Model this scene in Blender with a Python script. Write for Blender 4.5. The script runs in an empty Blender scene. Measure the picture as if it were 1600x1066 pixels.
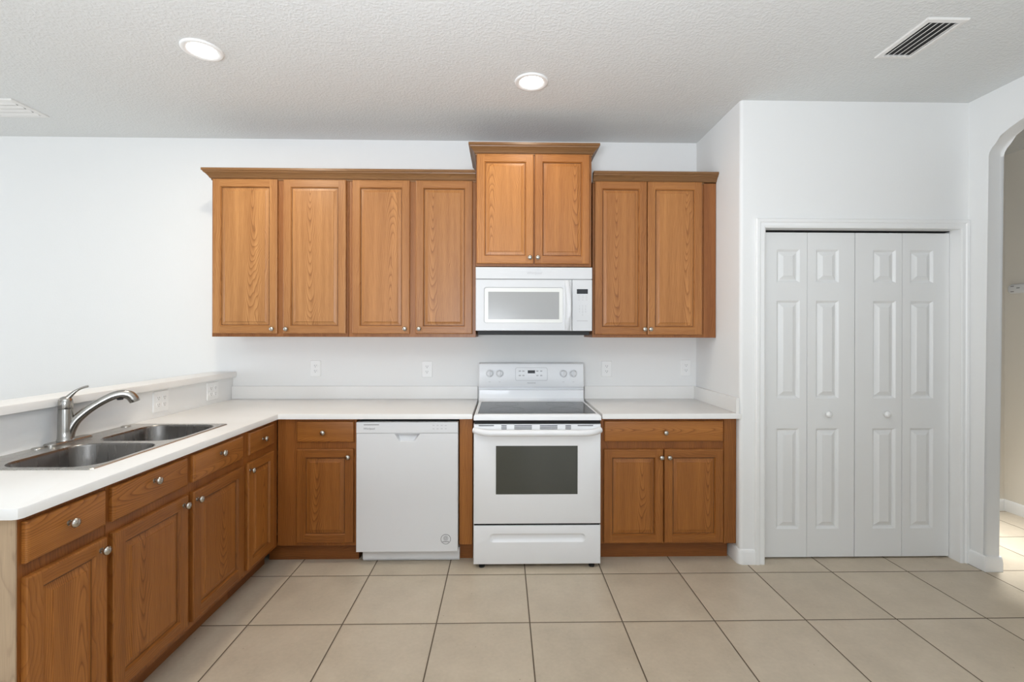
import bpy, bmesh, math, random
from mathutils import Vector, Matrix

random.seed(7)
SC = bpy.context.scene
COL = SC.collection

# ------------------------------------------------------------------ camera
cam_data = bpy.data.cameras.new('camera')
cam = bpy.data.objects.new('camera', cam_data)
COL.objects.link(cam)
F_PX, YAW, ROLL = 731.1, 0.0194, 0.0023
fwd = Vector((math.sin(YAW), math.cos(YAW), 0))
rt = Vector((math.cos(YAW), -math.sin(YAW), 0))
up = Vector((0, 0, 1))
rt, up = rt * math.cos(ROLL) + up * math.sin(ROLL), up * math.cos(ROLL) - rt * math.sin(ROLL)
M = Matrix.Identity(4)
for i in range(3):
    M[i][0], M[i][1], M[i][2] = rt[i], up[i], -fwd[i]
M.translation = (-0.0515, -3.5033, 1.4201)
cam.matrix_world = M
cam_data.sensor_width = 36.0
cam_data.lens = F_PX / 1600 * 36.0
cam_data.shift_y = (519.36 - 533.0) / 1600
cam_data.clip_start = 0.02
SC.camera = cam

# ------------------------------------------------------------------ colour management
SC.view_settings.view_transform = 'Standard'
SC.view_settings.look = 'None'
SC.view_settings.gamma = 1.0
SC.view_settings.use_curve_mapping = False
SC.view_settings.exposure = 0.0
cy = SC.cycles
cy.max_bounces = 10
cy.diffuse_bounces = 6
cy.glossy_bounces = 4
cy.sample_clamp_indirect = 6.0
cy.caustics_reflective = False
cy.caustics_refractive = False

# ------------------------------------------------------------------ sky and daylight
world = bpy.data.worlds.new('daylight')
SC.world = world
world.use_nodes = True
bg = world.node_tree.nodes['Background']
bg.inputs[0].default_value = (0.80, 0.90, 1.0, 1)
bg.inputs[1].default_value = 1.0


def area(name, loc, target, sx, sy, power, color):
    d = bpy.data.lights.new(name, 'AREA')
    d.shape = 'RECTANGLE'
    d.size, d.size_y = sx, sy
    d.energy = power
    d.color = color
    o = bpy.data.objects.new(name, d)
    COL.objects.link(o)
    o.location = loc
    v = Vector(target) - Vector(loc)
    o.rotation_euler = v.to_track_quat('-Z', 'Y').to_euler()
    return o


# daylight through assumed, unseen glazed openings of the rear and left walls: sky light coming straight in,
# plus an unseen uplight added outside the left opening to lift the ceiling
SKYC = (0.88, 0.955, 1.045)
area('assumed_sky_rear_opening', (-2.6, -7.28, 1.25), (-2.6, 0, 1.25), 3.1, 2.3, 18, SKYC)
area('assumed_sky_rear_window', (1.4, -7.28, 1.25), (1.4, 0, 1.25), 2.1, 2.3, 17, SKYC)
area('assumed_sky_left_opening', (-6.28, -2.6, 1.25), (0, -2.6, 1.25), 2.9, 2.3, 62, SKYC)
area('added_uplight_left', (-8.2, -2.6, -0.05), (-6.2, -2.6, 1.6), 3.0, 5.0, 60, SKYC)
area('added_hall_fill', (3.30, -0.42, 2.83), (3.28, -0.40, 0.0), 0.16, 0.16, 9, (0.93, 0.97, 1.0)).data.spread = math.radians(40)  # unseen lamp added to brighten the hall floor; its source is unknown
# added unseen uplight behind the camera to brighten the ceiling; a flash is assumed
area('assumed_bounce_uplight', (-0.4, -4.1, 1.35), (-0.4, -3.7, 2.85), 0.9, 0.9, 150, (0.89, 0.955, 1.035))


# ------------------------------------------------------------------ node helpers
def mat_new(name):
    m = bpy.data.materials.new(name)
    m.use_nodes = True
    nt = m.node_tree
    b = nt.nodes['Principled BSDF']
    return m, nt, b


def N(nt, t, **kw):
    n = nt.nodes.new(t)
    for k, v in kw.items():
        setattr(n, k, v)
    return n


def mth(nt, op, a, b=None, c=None):
    n = nt.nodes.new('ShaderNodeMath')
    n.operation = op
    for i, v in enumerate((a, b, c)):
        if v is None:
            continue
        if isinstance(v, (int, float)):
            n.inputs[i].default_value = v
        else:
            nt.links.new(v, n.inputs[i])
    return n.outputs[0]


def ramp(nt, fac, stops):
    n = nt.nodes.new('ShaderNodeValToRGB')
    e = n.color_ramp.elements
    while len(e) < len(stops):
        e.new(0.5)
    for i, (p, c) in enumerate(stops):
        e[i].position = p
        e[i].color = (c[0], c[1], c[2], 1) if len(c) == 3 else c
    nt.links.new(fac, n.inputs[0])
    return n.outputs[0]


def mixc(nt, fac, a, b, mode='MIX'):
    n = nt.nodes.new('ShaderNodeMix')
    n.data_type = 'RGBA'
    n.blend_type = mode
    for s, v in ((n.inputs[0], fac), (n.inputs[6], a), (n.inputs[7], b)):
        if isinstance(v, (int, float)):
            s.default_value = v
        elif isinstance(v, tuple):
            s.default_value = (v[0], v[1], v[2], 1)
        else:
            nt.links.new(v, s)
    return n.outputs[2]


def plain(name, col, rough=0.5, metal=0.0, spec=0.5, bump=None, coat=0.0):
    m, nt, b = mat_new(name)
    b.inputs['Base Color'].default_value = (*col, 1)
    b.inputs['Roughness'].default_value = rough
    b.inputs['Metallic'].default_value = metal
    b.inputs['Specular IOR Level'].default_value = spec
    b.inputs['Coat Weight'].default_value = coat
    if bump:
        scale, strength, detail = bump
        tc = N(nt, 'ShaderNodeTexCoord')
        nz = N(nt, 'ShaderNodeTexNoise')
        nz.inputs['Scale'].default_value = scale
        nz.inputs['Detail'].default_value = detail
        nt.links.new(tc.outputs['Object'], nz.inputs['Vector'])
        bp = N(nt, 'ShaderNodeBump')
        bp.inputs['Strength'].default_value = strength
        bp.inputs['Distance'].default_value = 0.004
        nt.links.new(nz.outputs['Fac'], bp.inputs['Height'])
        nt.links.new(bp.outputs[0], b.inputs['Normal'])
    return m


def oak(name, along='z', figured=False, light=(0.55, 0.248, 0.079), dark=(0.31, 0.118, 0.032), rough=0.38):
    """stained oak; grain runs along the given local axis; figured = flat-sawn arches"""
    m, nt, b = mat_new(name)
    L = nt.links.new
    tc = N(nt, 'ShaderNodeTexCoord')
    sp = N(nt, 'ShaderNodeSeparateXYZ')
    L(tc.outputs['Object'], sp.inputs[0])
    if along == 'z':
        a, dep, w = sp.outputs[0], sp.outputs[1], sp.outputs[2]
    elif along == 'x':
        a, dep, w = sp.outputs[2], sp.outputs[1], sp.outputs[0]
    else:
        a, dep, w = sp.outputs[2], sp.outputs[0], sp.outputs[1]
    info = N(nt, 'ShaderNodeObjectInfo')
    rnd = info.outputs['Random']
    rnd2 = mth(nt, 'FRACT', mth(nt, 'MULTIPLY', rnd, 17.31))
    rnd3 = mth(nt, 'FRACT', mth(nt, 'MULTIPLY', rnd, 53.77))
    off = mth(nt, 'MULTIPLY', rnd, 40.0)
    # slow wander of the grain
    cv = N(nt, 'ShaderNodeCombineXYZ')
    L(mth(nt, 'ADD', mth(nt, 'MULTIPLY', a, 5.0), off), cv.inputs[0])
    L(mth(nt, 'MULTIPLY', dep, 5.0), cv.inputs[1])
    L(mth(nt, 'MULTIPLY', w, 1.8), cv.inputs[2])
    n1 = N(nt, 'ShaderNodeTexNoise')
    n1.inputs['Scale'].default_value = 1.0
    n1.inputs['Detail'].default_value = 3.0
    L(cv.outputs[0], n1.inputs['Vector'])
    wob = mth(nt, 'SUBTRACT', n1.outputs['Fac'], 0.5)
    if figured:
        ua = mth(nt, 'ADD', mth(nt, 'ADD', a, mth(nt, 'MULTIPLY', mth(nt, 'SUBTRACT', rnd, 0.5), 0.20)),
                 mth(nt, 'MULTIPLY', wob, 0.075))
        sgn = mth(nt, 'SUBTRACT', mth(nt, 'MULTIPLY', mth(nt, 'GREATER_THAN', rnd2, 0.45), 2.0), 1.0)
        d0 = mth(nt, 'ADD', mth(nt, 'MULTIPLY', mth(nt, 'MULTIPLY', w, sgn), 0.10),
                 mth(nt, 'ADD', 0.058, mth(nt, 'MULTIPLY', rnd3, 0.02)))
        ua = mth(nt, 'MULTIPLY', ua, 1.5)
        r2 = mth(nt, 'ADD', mth(nt, 'MULTIPLY', ua, ua), mth(nt, 'MULTIPLY', d0, d0))
        r = mth(nt, 'SQRT', r2)
        ph = mth(nt, 'ADD', mth(nt, 'MULTIPLY', r, 130.0), mth(nt, 'MULTIPLY', wob, 9.0))
    else:
        ph = mth(nt, 'ADD', mth(nt, 'MULTIPLY', a, 95.0), mth(nt, 'MULTIPLY', wob, 14.0))
        ph = mth(nt, 'ADD', ph, off)
    fr = mth(nt, 'FRACT', ph)
    # ring edge breaks up into pores
    cv2 = N(nt, 'ShaderNodeCombineXYZ')
    L(mth(nt, 'ADD', mth(nt, 'MULTIPLY', a, 330.0), off), cv2.inputs[0])
    L(mth(nt, 'MULTIPLY', dep, 330.0), cv2.inputs[1])
    L(mth(nt, 'MULTIPLY', w, 11.0), cv2.inputs[2])
    n2 = N(nt, 'ShaderNodeTexNoise')
    n2.inputs['Scale'].default_value = 1.0
    n2.inputs['Detail'].default_value = 2.0
    L(cv2.outputs[0], n2.inputs['Vector'])
    pore = n2.outputs['Fac']
    cv3 = N(nt, 'ShaderNodeCombineXYZ')
    L(mth(nt, 'ADD', mth(nt, 'MULTIPLY', a, 22.0), off), cv3.inputs[0])
    L(mth(nt, 'MULTIPLY', dep, 22.0), cv3.inputs[1])
    L(mth(nt, 'MULTIPLY', w, 0.9), cv3.inputs[2])
    n3 = N(nt, 'ShaderNodeTexNoise')
    n3.inputs['Scale'].default_value = 1.0
    n3.inputs['Detail'].default_value = 2.0
    L(cv3.outputs[0], n3.inputs['Vector'])
    band = n3.outputs['Fac']
    rg = ramp(nt, fr, [(0.0, (0.0,) * 3), (0.10, (0.55,) * 3), (0.45, (0.9,) * 3), (0.86, (1.0,) * 3), (1.0, (0.0,) * 3)])
    ringamt = 0.42 if figured else 0.22
    f = mth(nt, 'ADD', mth(nt, 'MULTIPLY', rg, ringamt),
            mth(nt, 'ADD', mth(nt, 'MULTIPLY', pore, 0.42), mth(nt, 'MULTIPLY', band, 0.55)))
    f = mth(nt, 'ADD', f, -0.06 - ringamt * 0.42)
    f = mth(nt, 'ADD', f, mth(nt, 'MULTIPLY', mth(nt, 'SUBTRACT', rnd2, 0.5), 0.22))
    c = ramp(nt, f, [(0.0, tuple(x * 0.62 for x in dark)), (0.35, dark), (0.85, light), (1.0, tuple(min(1, x * 1.12) for x in light))])
    # each board keeps the tone given to its object
    c = mixc(nt, 1.0, c, info.outputs['Color'], 'MULTIPLY')
    L(c, b.inputs['Base Color'])
    b.inputs['Roughness'].default_value = rough
    b.inputs['Specular IOR Level'].default_value = 0.40
    bp = N(nt, 'ShaderNodeBump')
    bp.inputs['Strength'].default_value = 0.12
    bp.inputs['Distance'].default_value = 0.0015
    L(pore, bp.inputs['Height'])
    L(bp.outputs[0], b.inputs['Normal'])
    return m


def floor_mat():
    m, nt, b = mat_new('floor_tiles')
    L = nt.links.new
    T, GX, GY, G = 0.4555, 0.0833, -0.7617, 0.0062
    geo = N(nt, 'ShaderNodeNewGeometry')
    sp = N(nt, 'ShaderNodeSeparateXYZ')
    L(geo.outputs['Position'], sp.inputs[0])
    u = mth(nt, 'DIVIDE', mth(nt, 'SUBTRACT', sp.outputs[0], GX), T)
    v = mth(nt, 'DIVIDE', mth(nt, 'SUBTRACT', sp.outputs[1], GY), T)

    def edge(c):
        f = mth(nt, 'FRACT', c)
        return mth(nt, 'MULTIPLY', mth(nt, 'MINIMUM', f, mth(nt, 'SUBTRACT', 1.0, f)), T)
    e = mth(nt, 'MINIMUM', edge(u), edge(v))
    grout = mth(nt, 'LESS_THAN', e, G / 2)
    cv = N(nt, 'ShaderNodeCombineXYZ')
    L(mth(nt, 'FLOOR', u), cv.inputs[0])
    L(mth(nt, 'FLOOR', v), cv.inputs[1])
    wn = N(nt, 'ShaderNodeTexWhiteNoise')
    wn.noise_dimensions = '2D'
    L(cv.outputs[0], wn.inputs['Vector'])
    n1 = N(nt, 'ShaderNodeTexNoise')
    n1.noise_dimensions = '4D'
    n1.inputs['Scale'].default_value = 5.0
    n1.inputs['Detail'].default_value = 6.0
    n1.inputs['Roughness'].default_value = 0.62
    L(geo.outputs['Position'], n1.inputs['Vector'])
    L(mth(nt, 'MULTIPLY', wn.outputs['Value'], 9.0), n1.inputs['W'])
    n2 = N(nt, 'ShaderNodeTexNoise')
    n2.inputs['Scale'].default_value = 60.0
    n2.inputs['Detail'].default_value = 4.0
    L(geo.outputs['Position'], n2.inputs['Vector'])
    f = mth(nt, 'ADD', mth(nt, 'MULTIPLY', n1.outputs['Fac'], 0.75), mth(nt, 'MULTIPLY', n2.outputs['Fac'], 0.25))
    f = mth(nt, 'ADD', f, mth(nt, 'MULTIPLY', mth(nt, 'SUBTRACT', wn.outputs['Value'], 0.5), 0.10))
    tile = ramp(nt, f, [(0.25, (0.42, 0.355, 0.27)), (0.5, (0.51, 0.432, 0.33)), (0.75, (0.59, 0.505, 0.395))])
    # fine specks
    n3 = N(nt, 'ShaderNodeTexVoronoi')
    n3.inputs['Scale'].default_value = 9.0
    L(geo.outputs['Position'], n3.inputs['Vector'])
    speck = mth(nt, 'LESS_THAN', n3.outputs['Distance'], 0.035)
    tile = mixc(nt, mth(nt, 'MULTIPLY', speck, 0.35), tile, (0.20, 0.14, 0.09))
    c = mixc(nt, grout, tile, (0.105, 0.078, 0.052))
    L(c, b.inputs['Base Color'])
    ro = mth(nt, 'ADD', 0.30, mth(nt, 'MULTIPLY', n2.outputs['Fac'], 0.10))
    ro = mth(nt, 'MAXIMUM', ro, mth(nt, 'MULTIPLY', grout, 0.85))
    L(ro, b.inputs['Roughness'])
    b.inputs['Specular IOR Level'].default_value = 0.45
    h = N(nt, 'ShaderNodeMapRange')
    h.inputs['From Min'].default_value = G / 2
    h.inputs['From Max'].default_value = G / 2 + 0.007
    L(e, h.inputs['Value'])
    hh = mth(nt, 'ADD', h.outputs[0], mth(nt, 'MULTIPLY', n1.outputs['Fac'], 0.12))
    bp = N(nt, 'ShaderNodeBump')
    bp.inputs['Strength'].default_value = 0.5
    bp.inputs['Distance'].default_value = 0.0025
    L(hh, bp.inputs['Height'])
    L(bp.outputs[0], b.inputs['Normal'])
    return m


def ceiling_mat():
    m, nt, b = mat_new('ceiling_knockdown')
    L = nt.links.new
    b.inputs['Base Color'].default_value = (0.69, 0.70, 0.695, 1)
    b.inputs['Roughness'].default_value = 0.9
    geo = N(nt, 'ShaderNodeNewGeometry')
    n1 = N(nt, 'ShaderNodeTexNoise')
    n1.inputs['Scale'].default_value = 75.0
    n1.inputs['Detail'].default_value = 3.0
    L(geo.outputs['Position'], n1.inputs['Vector'])
    r = ramp(nt, n1.outputs['Fac'], [(0.42, (0, 0, 0)), (0.62, (1, 1, 1))])
    bp = N(nt, 'ShaderNodeBump')
    bp.inputs['Strength'].default_value = 0.32
    bp.inputs['Distance'].default_value = 0.004
    L(r, bp.inputs['Height'])
    L(bp.outputs[0], b.inputs['Normal'])
    return m


def steel_mat(name, col, rough, along):
    m, nt, b = mat_new(name)
    L = nt.links.new
    b.inputs['Base Color'].default_value = (*col, 1)
    b.inputs['Metallic'].default_value = 1.0
    tc = N(nt, 'ShaderNodeTexCoord')
    mp = N(nt, 'ShaderNodeMapping')
    mp.inputs['Scale'].default_value = along
    L(tc.outputs['Object'], mp.inputs[0])
    nz = N(nt, 'ShaderNodeTexNoise')
    nz.inputs['Scale'].default_value = 1.0
    nz.inputs['Detail'].default_value = 3.0
    L(mp.outputs[0], nz.inputs['Vector'])
    L(mth(nt, 'ADD', rough - 0.06, mth(nt, 'MULTIPLY', nz.outputs['Fac'], 0.14)), b.inputs['Roughness'])
    bp = N(nt, 'ShaderNodeBump')
    bp.inputs['Strength'].default_value = 0.03
    bp.inputs['Distance'].default_value = 0.0003
    L(nz.outputs['Fac'], bp.inputs['Height'])
    L(bp.outputs[0], b.inputs['Normal'])
    return m


def quartz_mat():
    m, nt, b = mat_new('white_solid_surface')
    L = nt.links.new
    geo = N(nt, 'ShaderNodeNewGeometry')
    n1 = N(nt, 'ShaderNodeTexNoise')
    n1.inputs['Scale'].default_value = 3.0
    n1.inputs['Detail'].default_value = 4.0
    L(geo.outputs['Position'], n1.inputs['Vector'])
    c = ramp(nt, n1.outputs['Fac'], [(0.3, (0.79, 0.775, 0.75)), (0.7, (0.83, 0.82, 0.80))])
    L(c, b.inputs['Base Color'])
    b.inputs['Roughness'].default_value = 0.28
    b.inputs['Specular IOR Level'].default_value = 0.45
    return m


def emit(name, col, s):
    m, nt, b = mat_new(name)
    b.inputs['Base Color'].default_value = (0.9, 0.9, 0.9, 1)
    b.inputs['Emission Color'].default_value = (*col, 1)
    b.inputs['Emission Strength'].default_value = s
    return m


WALL = plain('wall_paint', (0.80, 0.80, 0.79), 0.75, spec=0.3, bump=(90, 0.10, 2))
HALLWALL = plain('hall_wall_paint', (0.74, 0.70, 0.63), 0.75, spec=0.3, bump=(90, 0.10, 2))
TRIM = plain('trim_gloss_white', (0.82, 0.82, 0.81), 0.35, spec=0.5)
DOORW = plain('door_white', (0.78, 0.78, 0.77), 0.42, spec=0.5)
CEIL = ceiling_mat()
FLOOR = floor_mat()
OAKV = oak('oak_vertical', 'z')
OAKH = oak('oak_horizontal', 'x')
OAKP = oak('oak_panel', 'z', figured=True)
OAKD = oak('oak_drawer', 'x', figured=True)
# same oak for the base units, with their dimmer light put into the colour
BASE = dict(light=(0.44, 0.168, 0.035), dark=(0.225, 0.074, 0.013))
OAKVB = oak('shaded_oak_vertical', 'z', **BASE)
OAKHB = oak('shaded_oak_horizontal', 'x', **BASE)
OAKPB = oak('shaded_oak_panel', 'z', figured=True, **BASE)
OAKDB = oak('shaded_oak_drawer', 'x', figured=True, **BASE)
OAKF = oak('shaded_oak_crown', 'x', light=(0.27, 0.135, 0.052), dark=(0.16, 0.075, 0.026))  # wall-unit oak darkened: shade of the downward faces painted into the colour
OAKY = oak('shaded_oak_crown_return', 'y', light=(0.27, 0.135, 0.052), dark=(0.16, 0.075, 0.026))
GROOVE = oak('oak_groove_dark', 'z', light=(0.20, 0.085, 0.028), dark=(0.12, 0.045, 0.014))  # darker oak for the narrow ring between door frame and panel
OAKL = oak('pale_oak_laminate', 'z', light=(0.62, 0.46, 0.30), dark=(0.42, 0.30, 0.20), rough=0.45)
QUARTZ = quartz_mat()
STEEL = steel_mat('brushed_steel', (0.56, 0.54, 0.51), 0.27, (300, 8, 300))
BOWL = steel_mat('satin_steel_bowl', (0.20, 0.19, 0.18), 0.27, (30, 30, 2))
NICKEL = steel_mat('brushed_nickel', (0.40, 0.385, 0.36), 0.21, (20, 20, 900))
KNOBM = steel_mat('satin_nickel_knob', (0.50, 0.47, 0.42), 0.24, (200, 200, 200))
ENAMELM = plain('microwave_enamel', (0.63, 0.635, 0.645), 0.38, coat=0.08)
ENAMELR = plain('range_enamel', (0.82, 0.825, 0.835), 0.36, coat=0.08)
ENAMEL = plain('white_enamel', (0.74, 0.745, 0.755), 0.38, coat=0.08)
PLASTIC = plain('white_plastic', (0.74, 0.745, 0.755), 0.35)
PLATE = plain('outlet_plastic', (0.84, 0.84, 0.83), 0.3)
GREYW = plain('grey_mesh_glass', (0.34, 0.34, 0.335), 0.22)
FRAMEW = plain('off_white_frame', (0.72, 0.72, 0.69), 0.3)
BLACKG = plain('black_ceramic_glass', (0.034, 0.034, 0.034), 0.14, spec=0.12)
OVENG = plain('dark_oven_glass', (0.036, 0.040, 0.032), 0.06, spec=0.9)
DISPLAY = plain('black_display', (0.008, 0.008, 0.009), 0.15)
BLACK = plain('black_plastic', (0.012, 0.012, 0.012), 0.6)
DARKGAP = plain('dark_cavity', (0.02, 0.02, 0.02), 0.9)
INK = plain('grey_print', (0.22, 0.22, 0.23), 0.5)
INKL = plain('pale_grey_print', (0.50, 0.50, 0.51), 0.5)
RING = plain('burner_print', (0.12, 0.12, 0.12), 0.25)
VENT = plain('vent_white_metal', (0.76, 0.75, 0.73), 0.45)
VENTD = plain('duct_dark', (0.05, 0.05, 0.05), 0.8)
LED = emit('led_diffuser', (1.0, 0.97, 0.92), 9.0)


# ------------------------------------------------------------------ mesh helpers
def BM():
    return bmesh.new()


def box(bm, x0, x1, y0, y1, z0, z1, mi=0, bev=0.0, seg=2):
    v = [bm.verts.new(p) for p in ((x0, y0, z0), (x1, y0, z0), (x1, y1, z0), (x0, y1, z0),
                                   (x0, y0, z1), (x1, y0, z1), (x1, y1, z1), (x0, y1, z1))]
    fs = [bm.faces.new([v[i] for i in q]) for q in
          ((0, 3, 2, 1), (4, 5, 6, 7), (0, 1, 5, 4), (1, 2, 6, 5), (2, 3, 7, 6), (3, 0, 4, 7))]
    for f in fs:
        f.material_index = mi
    if bev:
        es = list({e for f in fs for e in f.edges})
        bmesh.ops.bevel(bm, geom=es, offset=bev, segments=seg, affect='EDGES', profile=0.5)


def loft(bm, loops, cap0=True, cap1=True, mi=0, closed=True):
    rows = [[bm.verts.new(p) for p in lp] for lp in loops]
    n = len(rows[0])
    for a, b in zip(rows, rows[1:]):
        for i in range(n if closed else n - 1):
            j = (i + 1) % n
            f = bm.faces.new((a[i], a[j], b[j], b[i]))
            f.material_index = mi
    if cap0:
        bm.faces.new(rows[0]).material_index = mi
    if cap1:
        bm.faces.new(rows[-1]).material_index = mi
    return rows


def offs(pts, d, closed=False):
    """mitred offset of a 2-D polyline towards its right-hand side"""
    n = len(pts)
    out = []
    for i in range(n):
        p = Vector(pts[i])
        ns = []
        if closed or i > 0:
            e = (p - Vector(pts[i - 1])).normalized()
            ns.append(Vector((e.y, -e.x)))
        if closed or i < n - 1:
            e = (Vector(pts[(i + 1) % n]) - p).normalized()
            ns.append(Vector((e.y, -e.x)))
        if len(ns) == 2:
            m = ns[0] + ns[1]
            m = m / max(1e-6, m.dot(ns[0]))
        else:
            m = ns[0]
        out.append((p.x + m.x * d, p.y + m.y * d))
    return out


def sweep(bm, path, prof, fn, mi=0, segmi=None):
    rows = []
    for o, h in prof:
        rows.append([bm.verts.new(fn(u, v, h)) for u, v in offs(path, o)])
    n = len(path)
    k = len(prof)
    for a in range(k):
        b = (a + 1) % k
        for i in range(n - 1):
            f = bm.faces.new((rows[a][i], rows[a][i + 1], rows[b][i + 1], rows[b][i]))
            f.material_index = segmi[i] if segmi else mi
    for i in (0, n - 1):
        f = bm.faces.new([r[i] for r in rows])
        f.material_index = segmi[min(i, n - 2)] if segmi else mi


def rrect(x0, x1, y0, y1, r, n=5):
    pts = []
    for cx, cyy, a0 in ((x1 - r, y1 - r, 0), (x0 + r, y1 - r, 90), (x0 + r, y0 + r, 180), (x1 - r, y0 + r, 270)):
        for i in range(n + 1):
            a = math.radians(a0 + 90 * i / n)
            pts.append((cx + r * math.cos(a), cyy + r * math.sin(a)))
    return pts


def circ(cx, cyy, r, n=24):
    return [(cx + r * math.cos(2 * math.pi * i / n), cyy + r * math.sin(2 * math.pi * i / n)) for i in range(n)]


def lathe(bm, prof, origin=(0, 0, 0), axis='z', n=24, mi=0):
    """prof: (radius, height) along the axis; '-y' points to the viewer"""
    ox, oy, oz = origin
    loops = []
    for r, h in prof:
        lp = []
        for i in range(n):
            a = 2 * math.pi * i / n
            c, s = r * math.cos(a), r * math.sin(a)
            if axis == 'z':
                lp.append((ox + c, oy + s, oz + h))
            elif axis == '-y':
                lp.append((ox + c, oy - h, oz + s))
            else:
                lp.append((ox + h, oy + c, oz + s))
        loops.append(lp)
    loft(bm, loops, mi=mi)


def tube(bm, pts, radii, n=14, mi=0, squash=None):
    P = [Vector(p) for p in pts]
    t0 = (P[1] - P[0]).normalized()
    nrm = t0.orthogonal().normalized()
    if abs(t0.z) < 0.99:
        nrm = (Vector((0, 0, 1)) - t0 * t0.z).normalized()
    loops = []
    for i, p in enumerate(P):
        t = (P[min(i + 1, len(P) - 1)] - P[max(i - 1, 0)]).normalized()
        nrm = (nrm - t * nrm.dot(t)).normalized()
        bn = t.cross(nrm)
        r = radii[i] if isinstance(radii, (list, tuple)) else radii
        sq = squash[i] if squash else 1.0
        loops.append([p + nrm * (r * sq * math.cos(2 * math.pi * k / n)) + bn * (r * math.sin(2 * math.pi * k / n)) for k in range(n)])
    loft(bm, loops, mi=mi)


def spline(pts, m=8):
    P = [Vector(p) for p in pts]
    out = []
    for i in range(len(P) - 1):
        p0, p1, p2, p3 = P[max(i - 1, 0)], P[i], P[i + 1], P[min(i + 2, len(P) - 1)]
        for k in range(m):
            t = k / m
            out.append(0.5 * ((2 * p1) + (p2 - p0) * t + (2 * p0 - 5 * p1 + 4 * p2 - p3) * t * t + (3 * p1 - p0 - 3 * p2 + p3) * t ** 3))
    out.append(P[-1])
    return out


def fill(bm, loops, mi=0):
    """fill coplanar closed loops (outer first, then holes); loops are lists of BMVert"""
    es = []
    for lp in loops:
        for i in range(len(lp)):
            a, b = lp[i], lp[(i + 1) % len(lp)]
            e = bm.edges.get((a, b)) or bm.edges.new((a, b))
            es.append(e)
    r = bmesh.ops.triangle_fill(bm, use_beauty=True, use_dissolve=False, edges=es)
    for g in r['geom']:
        if isinstance(g, bmesh.types.BMFace):
            g.material_index = mi


def mesh(name, bm, mats, parent=None, loc=(0, 0, 0), rotz=0.0, smooth=None):
    bmesh.ops.remove_doubles(bm, verts=bm.verts, dist=1e-5)
    bmesh.ops.recalc_face_normals(bm, faces=bm.faces)
    me = bpy.data.meshes.new(name)
    bm.to_mesh(me)
    bm.free()
    for m in (mats if isinstance(mats, (list, tuple)) else [mats]):
        me.materials.append(m)
    if smooth:
        me.shade_smooth()
        me.set_sharp_from_angle(angle=math.radians(smooth))
    o = bpy.data.objects.new(name, me)
    COL.objects.link(o)
    if parent:
        o.parent = parent
    o.location = loc
    o.rotation_euler = (0, 0, rotz)
    return o


def tag(o, label, cat, group=None):
    o['label'] = label
    o['category'] = cat
    if group:
        o['group'] = group
    return o


def thing(name, label, cat, loc=(0, 0, 0), rotz=0.0, group=None):
    o = bpy.data.objects.new(name, None)
    o.empty_display_size = 0.1
    COL.objects.link(o)
    o.location = loc
    o.rotation_euler = (0, 0, rotz)
    return tag(o, label, cat, group)


def struct(name, bm, mats, parent=None, smooth=None):
    o = mesh(name, bm, mats, parent, smooth=smooth)
    if parent is None:
        o['kind'] = 'structure'
    return o


def text(name, body, size, mat, parent, loc, rot=(math.pi / 2, 0, 0), shear=0.0, align='CENTER', spacing=1.0, line=1.0):
    cu = bpy.data.curves.new(name, 'FONT')
    cu.body = body
    cu.size = size
    cu.align_x = align
    cu.align_y = 'CENTER'
    cu.shear = shear
    cu.space_character = spacing
    cu.space_line = line
    cu.extrude = 0.0002
    tmp = bpy.data.objects.new(name, cu)
    COL.objects.link(tmp)
    bpy.context.view_layer.update()
    me = bpy.data.meshes.new_from_object(tmp.evaluated_get(bpy.context.evaluated_depsgraph_get()))
    bpy.data.objects.remove(tmp)
    bpy.data.curves.remove(cu)
    me.materials.clear()
    me.materials.append(mat)
    me.name = name
    o = bpy.data.objects.new(name, me)
    COL.objects.link(o)
    o.parent = parent
    o.location = loc
    o.rotation_euler = rot
    return o


# ------------------------------------------------------------------ the setting
H = 2.85
XL, YB = -6.2, -7.2          # far ends of the open-plan room
AX, PY, RX = 1.406, -0.655, 2.834   # alcove side wall, pantry front wall, right wall
HX, HY = 3.98, 0.18          # hall side wall and end wall
DX0, DX1, DZ = 1.556, 2.776, 2.066   # pantry door opening

bm = BM()
box(bm, XL - 0.1, HX + 0.1, YB - 0.1, HY + 0.1, -0.06, 0)
struct('floor', bm, FLOOR)
bm = BM()
box(bm, XL - 0.1, HX + 0.1, YB - 0.1, HY + 0.1, H, H + 0.06)
struct('ceiling', bm, CEIL)
bm = BM()
box(bm, XL - 0.1, RX - 0.02, 0, 0.1, 0, H)
struct('wall_back', bm, WALL)

# side wall of the kitchen run, rounded corner, pantry front with the door opening
bm = BM()
rc = 0.02
plan = [(AX, 0.02), (AX, PY + rc)]
for i in range(1, 7):
    a = math.pi + math.pi / 2 * i / 6
    plan.append((AX + rc + rc * math.cos(a), PY + rc + rc * math.sin(a)))
plan += [(DX0 - 0.02, PY), (DX0 - 0.02, PY + 0.1), (AX + 0.1, PY + 0.1), (AX + 0.1, 0.02)]
loft(bm, [[(x, y, 0) for x, y in plan], [(x, y, H) for x, y in plan]])
box(bm, DX0 - 0.02, DX1 + 0.02, PY, PY + 0.1, DZ + 0.02, H)
box(bm, DX1 + 0.02, RX, PY, PY + 0.1, 0, H)
struct('wall_pantry', bm, WALL, smooth=40)

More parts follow.
